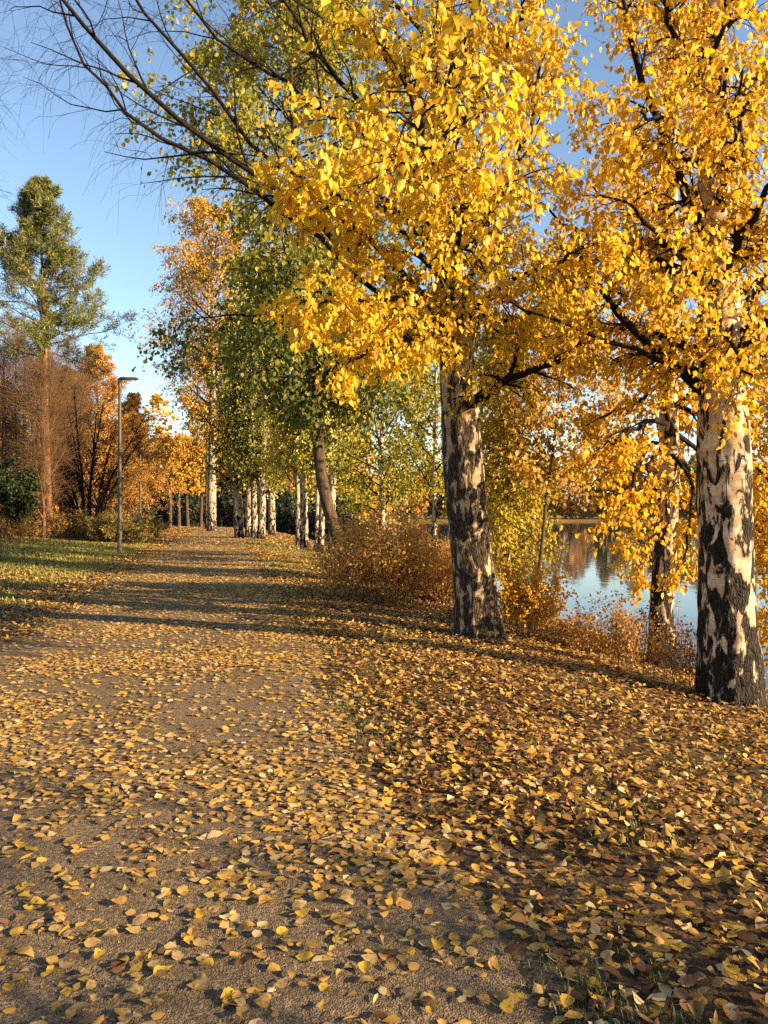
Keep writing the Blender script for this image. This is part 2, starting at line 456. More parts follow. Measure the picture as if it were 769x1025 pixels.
# ------------------------------------------------------------------ palettes (linear)
GOLD = [((.76, .505, .022), 5), ((.78, .56, .035), 3), ((.68, .41, .018), 3), ((.50, .24, .02), .6), ((.64, .50, .04), 1)]
GOLD2 = [((.76, .475, .02), 5), ((.70, .405, .018), 4), ((.78, .50, .03), 2.5), ((.52, .25, .02), .8)]
LINDEN = [((.11, .14, .02), 5), ((.15, .175, .025), 4), ((.26, .25, .03), 3), ((.07, .10, .016), 3), ((.40, .31, .03), 1.2)]
YGREEN = [((.44, .40, .035), 4), ((.56, .45, .04), 3), ((.26, .28, .03), 3), ((.66, .47, .04), 2)]
ORANGE = [((.46, .20, .03), 4), ((.40, .15, .025), 3), ((.54, .27, .035), 3)]
FARGOLD = [((.56, .32, .03), 5), ((.48, .25, .026), 4), ((.62, .38, .035), 3), ((.38, .26, .03), 2)]
PINKY = [((.40, .22, .07), 4), ((.34, .17, .06), 3), ((.46, .27, .08), 2)]
SPIREA = [((.44, .22, .05), 4), ((.52, .29, .07), 4), ((.30, .14, .04), 2), ((.60, .36, .08), 1.5)]
PINE = [((.13, .135, .022), 4), ((.19, .175, .028), 3), ((.07, .085, .018), 3)]
DARKGREEN = [((.018, .030, .010), 4), ((.03, .045, .013), 3), ((.012, .02, .008), 3)]
OLIVE = [((.26, .21, .045), 4), ((.34, .24, .05), 3), ((.17, .145, .03), 3), ((.42, .27, .05), 2)]
RUST = [((.52, .26, .04), 4), ((.42, .19, .03), 3), ((.58, .33, .045), 3)]

# ------------------------------------------------------------------ hero birches
def hero(label, base, tpts, trad, limbs, seed, trunk_m, pal, leafsize=.068, autos=0, auto_f=(.45, .98), auto_len=2.6, group=None, sides=64, rows=360, leaf_per=9, bare_left=-99):
    rg = rnd(seed); t = thing('birch_tree', label, 'tree', tuple(base), group)
    trunk_geo(tpts, trad, sides, rows, seed, .11, .05).build('trunk', trunk_m, t, base)
    K = 14; crown = Geo()
    tl = crom(tpts, 40)[None]; tr = np.interp(np.linspace(0, 1, 40), np.linspace(0, 1, len(trad)), trad)[None]
    jobs = []
    for lb in limbs:
        bare_l = not lb.get('leaf', 1)
        p = crom(lb['p'], K); p[1:] += rg.normal(0, .045 if bare_l else .025, (K - 1, 3)); rl = lb['r'] * (.66 if bare_l else 1.35); r = np.linspace(rl, rl * .2, K) ; r[0] *= 1.25
        jobs.append((p[None], r[None], lb))
    if autos:
        Q, q = spawn(tl, tr, autos, rg, auto_f[0], auto_f[1], (.7, 1.15), lambda f: auto_len * (1.15 - .75 * f), K, lambda s: -.03 + .10 * s, .09, .30, .2, .012)
        for i in range(len(Q)):
            dx = Q[i, -1, 0] - Q[i, 0, 0]
            jobs.append((Q[i:i + 1], q[i:i + 1], {'leaf': 1} if dx > bare_left else {'leaf': 0, 'n2': 4, 'n3': 3, 'l2': .6}))
    for p, r, lb in jobs:
        ln = np.linalg.norm(np.diff(p[0], axis=0), axis=1).sum()
        lf = lb.get('leaf', 1)
        n2 = lb.get('n2', int(5 + 3.2 * ln)); n3 = lb.get('n3', 7)
        B, b = spawn(p, r, n2, rg, lb.get('f0', .16), 1., (.45, 1.0), lb.get('l2', .15 * ln + .2), 7, lb.get('d2', .05), .16, .5, .25, .0028, .25)
        Tw, tw = spawn(B, b, n3, rg, .12, 1., (.4, 1.0), lb.get('l3', .5), 6, lb.get('d3', lambda s: .08 + .22 * s), .16, .55, .35, .0015)
        g = Geo()
        g.add(*tubes(p, r, 10)); g.add(*tubes(B, b, 5)); g.add(*tubes(Tw, tw, 3))
        if lf > 0:
            per = max(1, int(round(leaf_per * lf)))
            hang_leaves(crown, Tw, per, rg, leafsize, pal, 'birch', .15, 1.0, .03)
            hang_leaves(crown, B, int(6 * lf) + 1, rg, leafsize, pal, 'birch', .4, 1.0, .03)
        else:
            T2, t2 = spawn(Tw, tw, 2, rg, .2, 1., (.3, .8), lambda f: .42 + 0 * f, 6, lambda s: .12 + .35 * s, .10, .7, .5, .0011)
            g.add(*tubes(T2, t2, 3))
            # a few seeds / dry leaves left on
            sel = rg.choice(len(T2), max(1, len(T2) // 40), replace=False)
            hang_leaves(crown, T2[sel], 1, rg, .045, [((.22, .09, .03), 1), ((.10, .05, .02), 1)], 'birch', .7, 1.2, .01)
        g.build('limb', M['twig'], t, base)
    crown.build('crown', M['leaf'], t, base)
    return t

# central birch
bA = G(481, 638); dA = bA[1]
A_tr = [bA - [0, 0, .08], P3(476, 600, dA), P3(470, 540, dA), P3(463, 460, dA), P3(458, 380, dA), P3(452, 280, dA + .05), P3(446, 140, dA + .1), P3(442, 0, dA + .15), P3(444, -200, dA), P3(438, -480, dA - .1)]
ra = dA / FPX
A_rad = [24.5 * ra, 21.5 * ra, 20.5 * ra, 19.5 * ra, 18 * ra, 15 * ra, 11.5 * ra, 9 * ra, 6 * ra, 2 * ra]
def LA(*p, **k): d = dict(k); d['p'] = [P3(*q) for q in p]; return d
bare = dict(leaf=0, d2=.02, d3=.10, n3=5, n2=14)
A_limbs = [
 LA((455, 330, dA), (395, 285, 8.2), (332, 230, 7.2), (250, 168, 6.4), (156, 88, 5.8), (62, 0, 5.3), (10, -60, 5.), r=.062, f0=.35, l2=1.3, **bare),
 LA((457, 350, dA), (385, 300, 8.4), (308, 236, 7.6), (230, 181, 7.), (135, 115, 6.4), (88, 70, 6.1), (48, -10, 5.9), r=.052, f0=.40, l2=1.2, **bare),
 LA((450, 250, dA), (390, 215, 8.3), (320, 195, 7.5), (269, 160, 7.), (191, 66, 6.2), (133, 0, 5.7), (90, -50, 5.4), r=.048, f0=.35, l2=1.1, **bare),
 LA((448, 190, dA), (390, 150, 8.3), (300, 96, 7.4), (250, 62, 7.), (187, 0, 6.4), (150, -50, 6.), r=.045, f0=.35, l2=1.1, **bare),
 LA((448, 210, dA), (400, 150, 8.2), (345, 88, 7.2), (301, 31, 6.6), (270, -30, 6.2), r=.06, f0=.4, l2=1.1, **bare),
 LA((446, 140, dA), (410, 80, 8.8), (363, 41, 8.2), (297, 8, 7.4), (240, -10, 6.8), r=.04, f0=.3, l2=1., **bare),
 # leafy limbs towards the camera and to the sides
 LA((455, 330, dA), (400, 270, 7.6), (335, 215, 5.9), (288, 165, 4.7), r=.035, l2=.42, l3=.26, n2=26, leaf=1.),
 LA((455, 320, dA), (410, 300, 7.6), (350, 300, 6.2), (305, 300, 5.4), r=.03, l2=.5, l3=.3, n2=24),
 LA((456, 350, dA), (420, 340, 7.8), (380, 345, 6.6), (345, 370, 6.), r=.028, n2=14, l2=.5, l3=.3),
 LA((453, 290, dA), (430, 240, 7.2), (420, 150, 5.2), (405, 75, 3.9), r=.035, leaf=1.),
 LA((453, 300, dA), (455, 250, 7.4), (470, 200, 5.8), (480, 170, 4.9), r=.03),
 LA((456, 340, dA), (445, 320, 7.9), (430, 320, 6.8), (415, 340, 6.), r=.025, n2=11),
 LA((450, 230, dA), (430, 160, 8.), (400, 140, 6.8), (350, 150, 5.9), r=.03, l2=.55, l3=.35),
 LA((452, 260, dA), (500, 200, 8.2), (530, 130, 7.), (545, 60, 6.2), r=.032),
 LA((455, 320, dA), (500, 290, 8.2), (545, 265, 7.2), (590, 250, 6.5), r=.03),
 LA((448, 160, dA), (480, 90, 8.), (510, 40, 7.), (530, -10, 6.4), r=.03),
 LA((447, 150, dA), (420, 100, 8.2), (390, 60, 7.4), (350, 20, 6.8), r=.03, l2=.5, l3=.35),
 LA((447, 120, dA), (455, 60, 8.), (470, 20, 7.), (480, -20, 6.), r=.03),
 LA((462, 405, dA), (500, 388, 8.9), (550, 362, 8.5), (600, 335, 8.2), r=.05, n2=9, leaf=.8),
 LA((466, 400, dA - .1), (505, 380, 9.), (523, 330, 8.8), (535, 280, 8.4), r=.03, n2=8),
 LA((454, 310, dA), (500, 320, 10.), (540, 310, 11), (585, 300, 11.5), r=.03),
 LA((455, 320, dA), (420, 320, 10.), (370, 320, 10.6), (330, 310, 11), r=.03, l2=.6),
]
birchA = hero('stout birch with rough dark bark and golden leaves beside the path', bA, A_tr, A_rad, A_limbs, 11, M['birch_dark'], GOLD, autos=26, auto_f=(.46, .98), auto_len=2.6, bare_left=-.4, leaf_per=9, leafsize=.068, group='golden birches on the bank')

# right birch
bB = G(731, 702); dB = bB[1]; rb = dB / FPX
B_tr = [bB - [0, 0, .08], P3(729, 660, dB), P3(726, 600, dB), P3(725, 520, dB), P3(723, 440, dB), P3(720, 340, dB), P3(715, 230, dB), P3(711, 100, dB), P3(712, -40, dB), P3(716, -300, dB), P3(714, -640, dB)]
B_rad = [32 * rb, 29 * rb, 26.5 * rb, 25.5 * rb, 24.5 * rb, 21 * rb, 15.5 * rb, 12 * rb, 10 * rb, 7 * rb, 2 * rb]
B_limbs = [
 LA((719, 300, dB), (700, 230, dB - .2), (678, 172, dB - .5), (637, 62, dB - .9), (615, -30, dB - 1.2), r=.05, n2=12),
 LA((722, 392, dB), (691, 369, dB - .2), (594, 336, dB - .4), (500, 295, dB - .5), r=.036, n2=10, leaf=.7, d2=.03),
 LA((718, 300, dB), (695, 291, dB + .1), (648, 258, dB + .3), (582, 234, dB + .4), (535, 199, dB + .4), r=.035, n2=13),
 LA((716, 285, dB), (687, 266, dB - .4), (637, 215, dB - 1.), (586, 187, dB - 1.5), r=.028, n2=12),
 LA((718, 290, dB), (738, 242, dB - .4), (775, 180, dB - .8), (810, 120, dB - 1.), r=.04),
 LA((721, 380, dB), (735, 350, dB - .6), (760, 340, dB - 1.4), (790, 340, dB - 2.), r=.03),
 LA((719, 330, dB), (715, 330, dB - .7), (735, 350, dB - 1.6), (752, 380, dB - 2.2), r=.028, n2=9),
 LA((718, 300, dB), (712, 280, dB - .8), (690, 270, dB - 1.8), (668, 290, dB - 2.6), r=.028, n2=9),
 LA((714, 200, dB), (735, 150, dB - .9), (745, 110, dB - 1.8), (740, 70, dB - 2.6), r=.028),
 LA((713, 180, dB), (690, 140, dB - .9), (665, 120, dB - 1.8), (640, 110, dB - 2.4), r=.028, n2=9),
 LA((712, 120, dB), (720, 50, dB - .7), (725, 0, dB - 1.5), (720, -40, dB - 2.), r=.028),
 LA((712, 90, dB), (680, 40, dB - .4), (655, -10, dB - .8), (620, -60, dB - 1.2), r=.028),
 LA((712, 140, dB), (740, 90, dB), (780, 60, dB - .2), (830, 40, dB - .4), r=.03),
 LA((716, 260, dB), (750, 230, dB + .6), (790, 220, dB + 1.2), (840, 230, dB + 1.6), r=.03),
 LA((714, 220, dB), (690, 190, dB + .7), (660, 190, dB + 1.6), (620, 200, dB + 2.2), r=.028, n2=9),
]
birchB = hero('thick upright birch with black and white patched bark nearest the viewer', bB, B_tr, B_rad, B_limbs, 23, M['birch'], GOLD2, autos=26, auto_f=(.42, .98), auto_len=2.4, leaf_per=7, leafsize=.07, group='golden birches on the bank')

# birch behind, at the water's edge
bC = G(660, 668); dC = bC[1]; rc = dC / FPX
C_tr = [bC - [0, 0, .08], P3(661, 620, dC), P3(666, 540, dC), P3(669, 470, dC), P3(668, 380, dC), P3(669, 280, dC), P3(671, 150, dC), P3(668, 0, dC), P3(662, -160, dC)]
C_rad = [14 * rc, 11.5 * rc, 10.5 * rc, 10 * rc, 9 * rc, 7.5 * rc, 6 * rc, 4 * rc, 1.5 * rc]
C_limbs = [
 LA((668, 420, dC), (640, 425, dC - .5), (615, 440, dC - .9), (590, 455, dC - 1.), r=.03, n2=11, l3=.5),
 LA((668, 440, dC), (640, 470, dC - .8), (630, 500, dC - 1.4), (618, 520, dC - 1.6), r=.028, n2=10, l3=.45),
 LA((669, 450, dC), (690, 480, dC - .6), (690, 520, dC - 1.), (680, 570, dC - 1.2), r=.028, n2=10, l3=.6),
 LA((669, 400, dC), (710, 420, dC - .3), (750, 460, dC - .3), (790, 500, dC - .3), r=.03, n2=12, l3=.6),
 LA((669, 430, dC), (720, 470, dC + .6), (760, 530, dC + .9), (785, 590, dC + 1.), r=.03, n2=14, l3=.6),
 LA((668, 380, dC), (640, 400, dC + .5), (610, 415, dC + .9), (580, 425, dC + 1.), r=.028, n2=10, l3=.45),
 LA((668, 440, dC), (640, 455, dC + .2), (620, 480, dC + .3), (606, 505, dC + .3), r=.026, n2=10, l3=.4),
 LA((668, 450, dC), (690, 470, dC + .5), (705, 500, dC + .8), (712, 540, dC + .9), r=.024, n2=8, l3=.4),
 LA((669, 390, dC), (710, 385, dC + .3), (750, 400, dC + .5), (800, 420, dC + .6), r=.03, n2=14, l3=.6),
 LA((669, 340, dC), (710, 330, dC + .5), (750, 350, dC + .9), (790, 380, dC + 1.), r=.03, n2=12, l3=.6),
 LA((668, 480, dC), (650, 500, dC + .3), (640, 540, dC + .5), (640, 580, dC + .5), r=.02, n2=9),
]
birchC = hero('slimmer birch with low drooping yellow leaves at the lake edge behind the stout birches', bC, C_tr, C_rad, C_limbs, 37, M['birch'], GOLD2, leafsize=.085, autos=22, auto_f=(.40, .98), auto_len=2.3, group='golden birches on the bank', sides=32, rows=160, leaf_per=7)

# ------------------------------------------------------------------ trees grown by rule
def grown(name, label, base, H, r0, seed, pal=None, cb=.25, cr=3., n1=30, n2=8, n3=6, leaf=.1, per=5, shape='birch', lean=(0, 0), prof=None, bark='bark', twig='twig',
          ang=(.7, 1.1), d1=-.02, d2=.08, d3=.2, l3=.6, wob=.1, cat='tree', group=None, leafm='leaf_far', sides=14, rows=60, down=.7, bend=.15, tiprad=.08, minr=.004, keepb=None, spread=.05, f2=.15, lpow=1.):
    rg = rnd(seed); base = np.asarray(base, float); t = thing(name, label, cat, tuple(base), group)
    k = 9; s = np.linspace(0, 1, k); tp = base + np.stack([lean[0] * s ** lpow, lean[1] * s, H * s], 1); tp[0, 2] -= .1
    tp[1:, :2] += np.cumsum(rg.normal(0, bend / k * 1.5, (k - 1, 2)), 0)
    trd = r0 * (1 - s) ** .8 + r0 * tiprad
    trunk_geo(tp, trd, sides, rows, seed, .08, r0 * .3).build('trunk', M[bark], t, base)
    c = crom(tp, 30)[None]; cr_ = np.interp(np.linspace(0, 1, 30), s, trd)[None]
    if prof is None: prof = lambda u: np.sin(PI * np.clip(u * .86 + .12, 0, 1)) ** .8
    Lf = lambda f: cr * prof((f - cb) / (1 - cb)) + .1
    A, a = spawn(c, cr_, n1, rg, cb, .99, ang, Lf, 8, d1, wob, .38, .2, minr * 2)
    lenA = np.linalg.norm(np.diff(A, axis=1), axis=-1).sum(1)[:, None]
    Bq, b = spawn(A, a, n2, rg, f2, 1., (.4, 1.), lambda f: (.50 * lenA + .08) * (1 - .45 * f), 6, d2, .14, .5, .3, minr, .2)
    g = Geo(); g.add(*tubes(A, a, 5)); g.add(*tubes(Bq, b, 3))
    if n3:
        lenB = np.linalg.norm(np.diff(Bq, axis=1), axis=-1).sum(1)[:, None]
        Tw, tw = spawn(Bq, b, n3, rg, .15, 1., (.4, 1.), lambda f: l3 * np.clip(lenB / (cr * .26), .3, 1.25) * (1 - .4 * f), 5, d3, .14, .6, .4, minr * .6)
        g.add(*tubes(Tw, tw, 3))
    else: Tw = Bq
    g.build('branches', M[twig], t, base)
    if pal:
        cg = Geo(); hang_leaves(cg, Tw, per, rg, leaf, pal, shape, .1, down, spread, keepb)
        cg.build('crown', M[leafm], t, base)
    return t

# leaning linden with green leaves in the middle distance
bL = at(351, 21.)
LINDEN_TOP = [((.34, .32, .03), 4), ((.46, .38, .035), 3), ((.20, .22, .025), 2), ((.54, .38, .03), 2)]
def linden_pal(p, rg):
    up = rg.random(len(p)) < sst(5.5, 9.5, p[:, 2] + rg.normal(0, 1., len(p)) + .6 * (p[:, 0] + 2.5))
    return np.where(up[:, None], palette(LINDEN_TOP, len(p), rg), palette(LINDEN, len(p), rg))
grown('linden_tree', 'green leaved tree with a leaning dark trunk, behind the brown shrub', bL, 19, .175, 51, linden_pal, cb=.225, cr=3.7, l3=1.05, n1=64, n2=12, n3=8, leaf=.125, per=6, shape='round',
      lean=(-1.9, .3), lpow=.45, ang=(.9, 1.5), d1=.03, d2=.20, d3=.38, bark='bark', leafm='leaf', down=.8, sides=24, rows=90)
# yellow green birches behind the central trunk
grown('young_birch_tree', 'young birch with yellow green leaves on the bank, just right of the central trunk', at(508, 17.), 6.6, .08, 52, [((.56, .44, .035), 4), ((.46, .38, .035), 3), ((.26, .26, .03), 1.5), ((.62, .40, .03), 4)], cb=.14, cr=1.1, n1=34, n2=8, n3=7, leaf=.10, per=7, bark='birch_far', leafm='leaf')
grown('young_birch_tree', 'thin stemmed young birch with green leaves behind the smaller rusty shrub', at(434, 22.), 8.0, .10, 53, YGREEN, cb=.25, cr=2.0, n1=32, n2=8, n3=6, leaf=.11, per=6, bark='birch_far', leafm='leaf')
grown('young_birch_tree', 'young birch with mixed green and yellow leaves beside the leaning green tree', at(382, 26.), 9.0, .12, 54, YGREEN + [((.08, .11, .02), 4)], cb=.2, cr=2.6, n1=34, n2=9, n3=6, leaf=.13, per=6, bark='birch_far', leafm='leaf')
grown('maple_tree', 'small tree with orange leaves hanging over the lake', at(524, 16.4), 7.0, .045, 55, [((.56, .33, .04), 4), ((.50, .25, .035), 3), ((.58, .38, .06), 2)], cb=.38, cr=1.6, n1=28, n2=8, n3=6, leaf=.10, per=5, lean=(.9, 0), lpow=.6, shape='round', leafm='leaf')
grown('young_birch_tree', 'young golden birch on the bank, half hidden behind the thick upright birch', at(806, 11.6), 6.0, .06, 58, GOLD2, cb=.12, cr=1.25, n1=34, n2=8, n3=7, leaf=.075, per=8, bark='birch_far', leafm='leaf', down=1.)
# far golden birch and the row of white trunks
grown('tall_birch_tree', 'very tall golden birch with a long white trunk at the end of the path', at(212, 62.), 27., .38, 56, FARGOLD, cb=.27, cr=6.0, n1=60, n2=11, n3=8, leaf=.19, per=6, bark='birch_far', d3=.35, l3=1.3, wob=.1)
grown('tall_birch_tree', 'half bare birch with thin pinkish leaves, its top left of the green tree', at(208, 72.), 28., .25, 57, PINKY, cb=.3, cr=5.2, n1=46, n2=10, n3=7, leaf=.2, per=2, bark='birch_far', d3=.4, l3=1.5)
trunks = [(239.7, 46, .30, 'leftmost white trunk of the clump of birches right of the path'), (248.8, 46.5, .22, 'second grey white trunk of the clump of birches right of the path'),
          (255, 45.5, .2, 'slim white third trunk of the clump of birches right of the path'), (261, 44.5, .24, 'black flecked white fourth trunk of the clump of birches right of the path'),
          (272, 54, .26, 'tan trunked birch standing behind the clump of white trunks'),
          (299, 40, .17, 'slender birch on the leaf covered grass, left of the brighter white trunk'), (304.5, 36.5, .20, 'bright white birch trunk on the leaf covered grass, ahead of the leaning tree'),
          (316, 36, .09, 'very thin birch stem between two white trunks left of the leaning tree'), (320, 35, .15, 'grey birch trunk just left of the foot of the leaning tree'), (332, 34., .17, 'birch trunk half hidden behind the brown shrub')]
for i, (px, d, r, lab) in enumerate(trunks):
    grown('birch_tree', lab, at(px, d), 13 + (i * 37 % 5), r, 60 + i, (FARGOLD + LINDEN if i == 4 else LINDEN + YGREEN) if i < 5 else (FARGOLD if i == 6 else YGREEN), cb=.19, cr=2.7, prof=lambda u: np.clip(1.02 - u, 0, 1) ** .5 * np.clip(.6 + 4 * u, 0, 1), n1=34, n2=8, n3=6, leaf=.15, per=5, bark='birch_far', d3=.3, l3=.9,
          group='white birches right of the path', lean=((-.5, .2, -.3, .3, 0, -.2, -.3, .6, .4, -.2)[i], 0))

# far dark evergreens and hedge closing the view
def evergreen(label, base, H, cr, seed, pal=DARKGREEN, group=None, name='spruce_tree', cb=.06):
    return grown(name, label, base, H, .16, seed, pal, cb=cb, cr=cr, n1=60, n2=8, n3=4, leaf=.34, per=6, shape='narrow', prof=lambda u: np.clip(1.02 - u, 0, 1) ** .8, ang=(1.3, 1.7), d1=.02, d2=.06, d3=.1,
                 bark='bark', l3=.5, group=group, leafm='needle', bend=.02)
for i, (px, d, H, cr, lab) in enumerate([(168, 86, 5.5, 2.2, 'dark spruce at the far left end of the path'), (190, 92, 6, 2.6, 'dark spruce straight ahead at the end of the path'),
                                         (224, 84, 5.5, 2.6, 'dark spruce right behind the tall golden birch'), (252, 80, 5., 2.6, 'dark spruce behind the clump of white birches'),
                                         (284, 78, 4.6, 2.6, 'dark spruce seen between the two groups of white birches'), (312, 74, 4.6, 2.4, 'dark spruce behind the bright white trunks'), (342, 70, 4.4, 2.3, 'dark spruce behind the foot of the leaning tree')]):
    evergreen(lab, at(px, d), H, cr, 80 + i, group='dark spruces across the end of the park')
for i, (px, lab) in enumerate([(170, 'leftmost thin dark trunk where the path ends'), (179, 'thick dark trunk where the path ends'), (188, 'dark trunk before the spruce where the path ends'), (201, 'dark trunk just left of the tall golden birch')]):
    grown('rowan_tree', lab, at(px, 76 + i), 9, .2, 90 + i, FARGOLD, cb=.35, cr=3., n1=22, n2=7, n3=5, leaf=.22, per=5, group='dark trunks at the end of the path')

# ------------------------------------------------------------------ left side: pine, thicket, bushes
bP = at(50, 38.)
prof_p = lambda u: np.clip(1.03 - u, 0, 1) ** .95 * (.7 + .3 * np.clip(u * 6, 0, 1))
grown('pine_tree', 'tall pine with an orange trunk and green crown above the brown thicket', bP, 18.4, .18, 101, PINE, f2=.12, cb=.50, cr=4.0, n1=58, n2=10, n3=7, leaf=.24, per=17, shape='needle', prof=prof_p, ang=(1.1, 1.5),
      d1=-.05, d2=-.10, d3=-.16, l3=.42, bark='pine', twig='bark', leafm='needle', down=-.25, lean=(-.55, 0), bend=.1, spread=.06)
bare_specs = [(8, 42, 9.0, 'bare brown sapling at the left edge of the thicket'), (22, 45, 11.5, 'tall bare sapling left of the pine'), (34, 43, 9.5, 'bare pale stemmed sapling close to the left of the pine trunk'), (44, 36., 7.2, 'thin pale bare sapling in front of the pine trunk'),
              (60, 46, 10.5, 'bare sapling just right of the pine trunk'), (70, 43, 8.5, 'leaning pale bare sapling between the pine and the lamp post'), (16, 52, 13, 'tallest bare tree at the back of the thicket'), (78, 55, 11, 'bare tree behind the orange leaved trees'),
              (2, 44, 11, 'bare tree cut by the left edge of the picture, behind the dark green bush'), (50, 58, 12, 'bare tree at the back of the thicket, right behind the pine')]
for i, (px, d, H, lab) in enumerate(bare_specs):
    grown('bare_tree', lab, at(px, d), H * 1.15, .085, 110 + i, None, cb=.10, cr=2.5, n1=40, n2=13, n3=9, leaf=.11, per=1, twig='twig_brown', bark='stem' if i in (2, 3, 5) else 'bark', ang=(.35, .75), d1=-.06, d2=-.04, d3=.0, l3=.8, wob=.09,
          minr=.007, lean=((-.3, .2, .4, -.2, .5, -1.4, 0, .4, .2, -.3)[i], 0), group='bare saplings of the thicket on the left', rows=40)
for i, (px, d, H, cr, lab) in enumerate([(98, 58, 14.2, 4.3, 'rust orange tree with a pointed top left of the lamp post'), (132, 64, 11.5, 3.8, 'rust orange tree right of the lamp post'), (70, 66, 14, 4.2, 'rust orange tree half hidden behind the pine')]):
    grown('larch_tree', lab, at(px, d), H, .16, 130 + i, RUST, cb=.06, cr=cr, n1=76, n2=12, n3=8, leaf=.10, per=9, prof=lambda u: np.clip(1.02 - u, 0, 1) ** .7, ang=(.7, 1.1), d1=-.05, d2=.0, d3=.06, twig='twig_brown', minr=.007, group='rust orange trees beyond the lamp post')

def multistem(name, label, base, n, H, spread, r, seed, pal, leaf, per, n2=8, n3=6, shape='birch', twig='stem', leafm='leaf', l2=.4, l3=.2, minr=.002, cat='shrub', group=None, w=.1, d3=.1, f0=.2, down=.4, lsp=.03, foot=None):
    """shrub of many stems from one foot"""
    rg = rnd(seed); base = np.asarray(base, float); t = thing(name, label, cat, tuple(base), group)
    foot = foot if foot is not None else spread * .35
    az = rg.random(n) * 6.283; rad = np.sqrt(rg.random(n))
    st = base + np.stack([np.cos(az) * rad * foot, np.sin(az) * rad * foot, np.zeros(n)], 1)
    st[:, 2] = hgt(st[:, 0], st[:, 1]) - .03
    hh = H * rg.uniform(.5, 1.0, n) * np.where(rg.random(n) < .12, 1.22, 1.) * (1 - .3 * rad ** 2)
    K = 8; s = np.linspace(0, 1, K)
    dirx = np.stack([np.cos(az), np.sin(az)], 1) * (spread - foot) * rad[:, None] + rg.normal(0, .08 * spread, (n, 2))
    P = np.empty((n, K, 3)); P[..., 0] = st[:, 0, None] + dirx[:, 0, None] * s ** 1.4; P[..., 1] = st[:, 1, None] + dirx[:, 1, None] * s ** 1.4; P[..., 2] = st[:, 2, None] + hh[:, None] * s ** .9
    P[:, 1:] += np.cumsum(rg.normal(0, w * H / 20, (n, K - 1, 3)), 1)
    Rr = r * rg.uniform(.6, 1.1, (n, 1)) * np.linspace(1, .3, K)[None]
    B, b = spawn(P, Rr, n2, rg, f0, 1., (.4, .9), l2, 5, -.02, .14, .55, .35, minr)
    g = Geo(); g.add(*tubes(P, Rr, 6)); g.add(*tubes(B, b, 3)); tw = B
    if n3:
        tw, q = spawn(B, b, n3, rg, .15, 1., (.4, 1.), l3, 4, d3, .15, .6, .5, minr * .7); g.add(*tubes(tw, q, 3))
    g.build('stems', M[twig], t, base)
    if pal:
        cg = Geo(); hang_leaves(cg, tw, per, rg, leaf, pal, shape, .05, down, lsp); cg.build('foliage', M[leafm], t, base)
    return t

multistem('bare_shrub', 'large bare shrub of many dark spreading stems left of the lamp post', at(88, 42.), 16, 8.5, 3.4, .09, 140, None, .1, 0, n2=12, n3=8, twig='twig', l2=1.8, l3=.9, minr=.008, f0=.25, foot=.5, cat='shrub')
multistem('evergreen_shrub', 'dark green bushy shrub at the left edge of the lawn', at(2, 35.), 46, 3.9, 1.9, .03, 141, DARKGREEN + [((.05, .09, .02), 5), ((.08, .12, .025), 2)], .16, 9, l2=.9, l3=.4, minr=.005, leafm='leaf')
multistem('fern_clump', 'low clump of brown dead stalks beneath the dark green shrub', at(12, 33.), 60, 1.4, 2.2, .015, 142, RUST + [((.12, .07, .03), 4)], .09, 4, n3=0, l2=.4, minr=.004, foot=1.7)
multistem('low_hedge', 'low rounded olive hedge beside the lamp post', at(124, 36.5), 90, 1.55, 2.0, .015, 143, OLIVE, .085, 5, l2=.45, l3=.25, minr=.004, foot=1.35)
multistem('low_hedge', 'smaller olive bush in the thicket between the pine and the lamp post', at(82, 39.), 70, 1.35, 1.9, .015, 144, OLIVE + RUST, .085, 4, l2=.45, l3=.25, minr=.004, foot=1.3)

# shrubs on the bank
S1 = G(392, 604)
multistem('spirea_shrub', 'wide rusty brown shrub left of the central birch', S1 + np.array([.0, .3, 0]), 85, 1.7, 1.45, .010, 150, [((.60, .31, .06), 4), ((.68, .39, .08), 3), ((.46, .22, .05), 2)], .062, 3, l2=.5, l3=.26, foot=.95)
multistem('spirea_shrub', 'smaller rusty shrub tucked against the left side of the central trunk', G(440, 607) + np.array([.1, .8, 0]), 70, 1.35, .75, .010, 151, SPIREA, .05, 5, l2=.3, l3=.18, foot=.45)
S2 = G(522, 640)
multistem('wild_shrub', 'yellow orange leafy shrub just right of the central trunk', S2 + np.array([.1, .6, 0]), 30, 1.15, .72, .007, 152, [((.70, .42, .03), 4), ((.60, .30, .03), 3), ((.70, .46, .05), 2)], .055, 4, l2=.32, l3=.18, foot=.5)
multistem('wild_shrub', 'sparse reddish shrub on the bank between the two stout birches', G(613, 668) + np.array([0, .3, 0]), 14, 1.0, .42, .007, 153, SPIREA, .045, 3, l2=.3, l3=.16, foot=.25)
multistem('weed_clump', 'clump of dry brown stalks at the foot of the birch by the lake', G(655, 682), 26, .95, .45, .004, 154, SPIREA, .035, 2, n3=3, l2=.22, l3=.12, foot=.45)
multistem('weed_clump', 'thin dry weeds left of the foot of the right birch', G(687, 688), 16, .85, .35, .0035, 155, SPIREA, .03, 2, n3=3, l2=.2, l3=.12, foot=.35)
multistem('weed_clump', 'low tawny weeds at the top of the bank beyond the yellow orange shrub', G(570, 645), 30, .38, .7, .003, 156, SPIREA + [((.5, .3, .05), 4)], .035, 4, n3=3, l2=.2, l3=.1, foot=.6)
multistem('weed_clump', 'dry weeds on the bank right of the right birch', G(772, 690), 26, .95, .5, .0035, 157, SPIREA, .03, 3, n3=3, l2=.2, l3=.12, foot=.4)

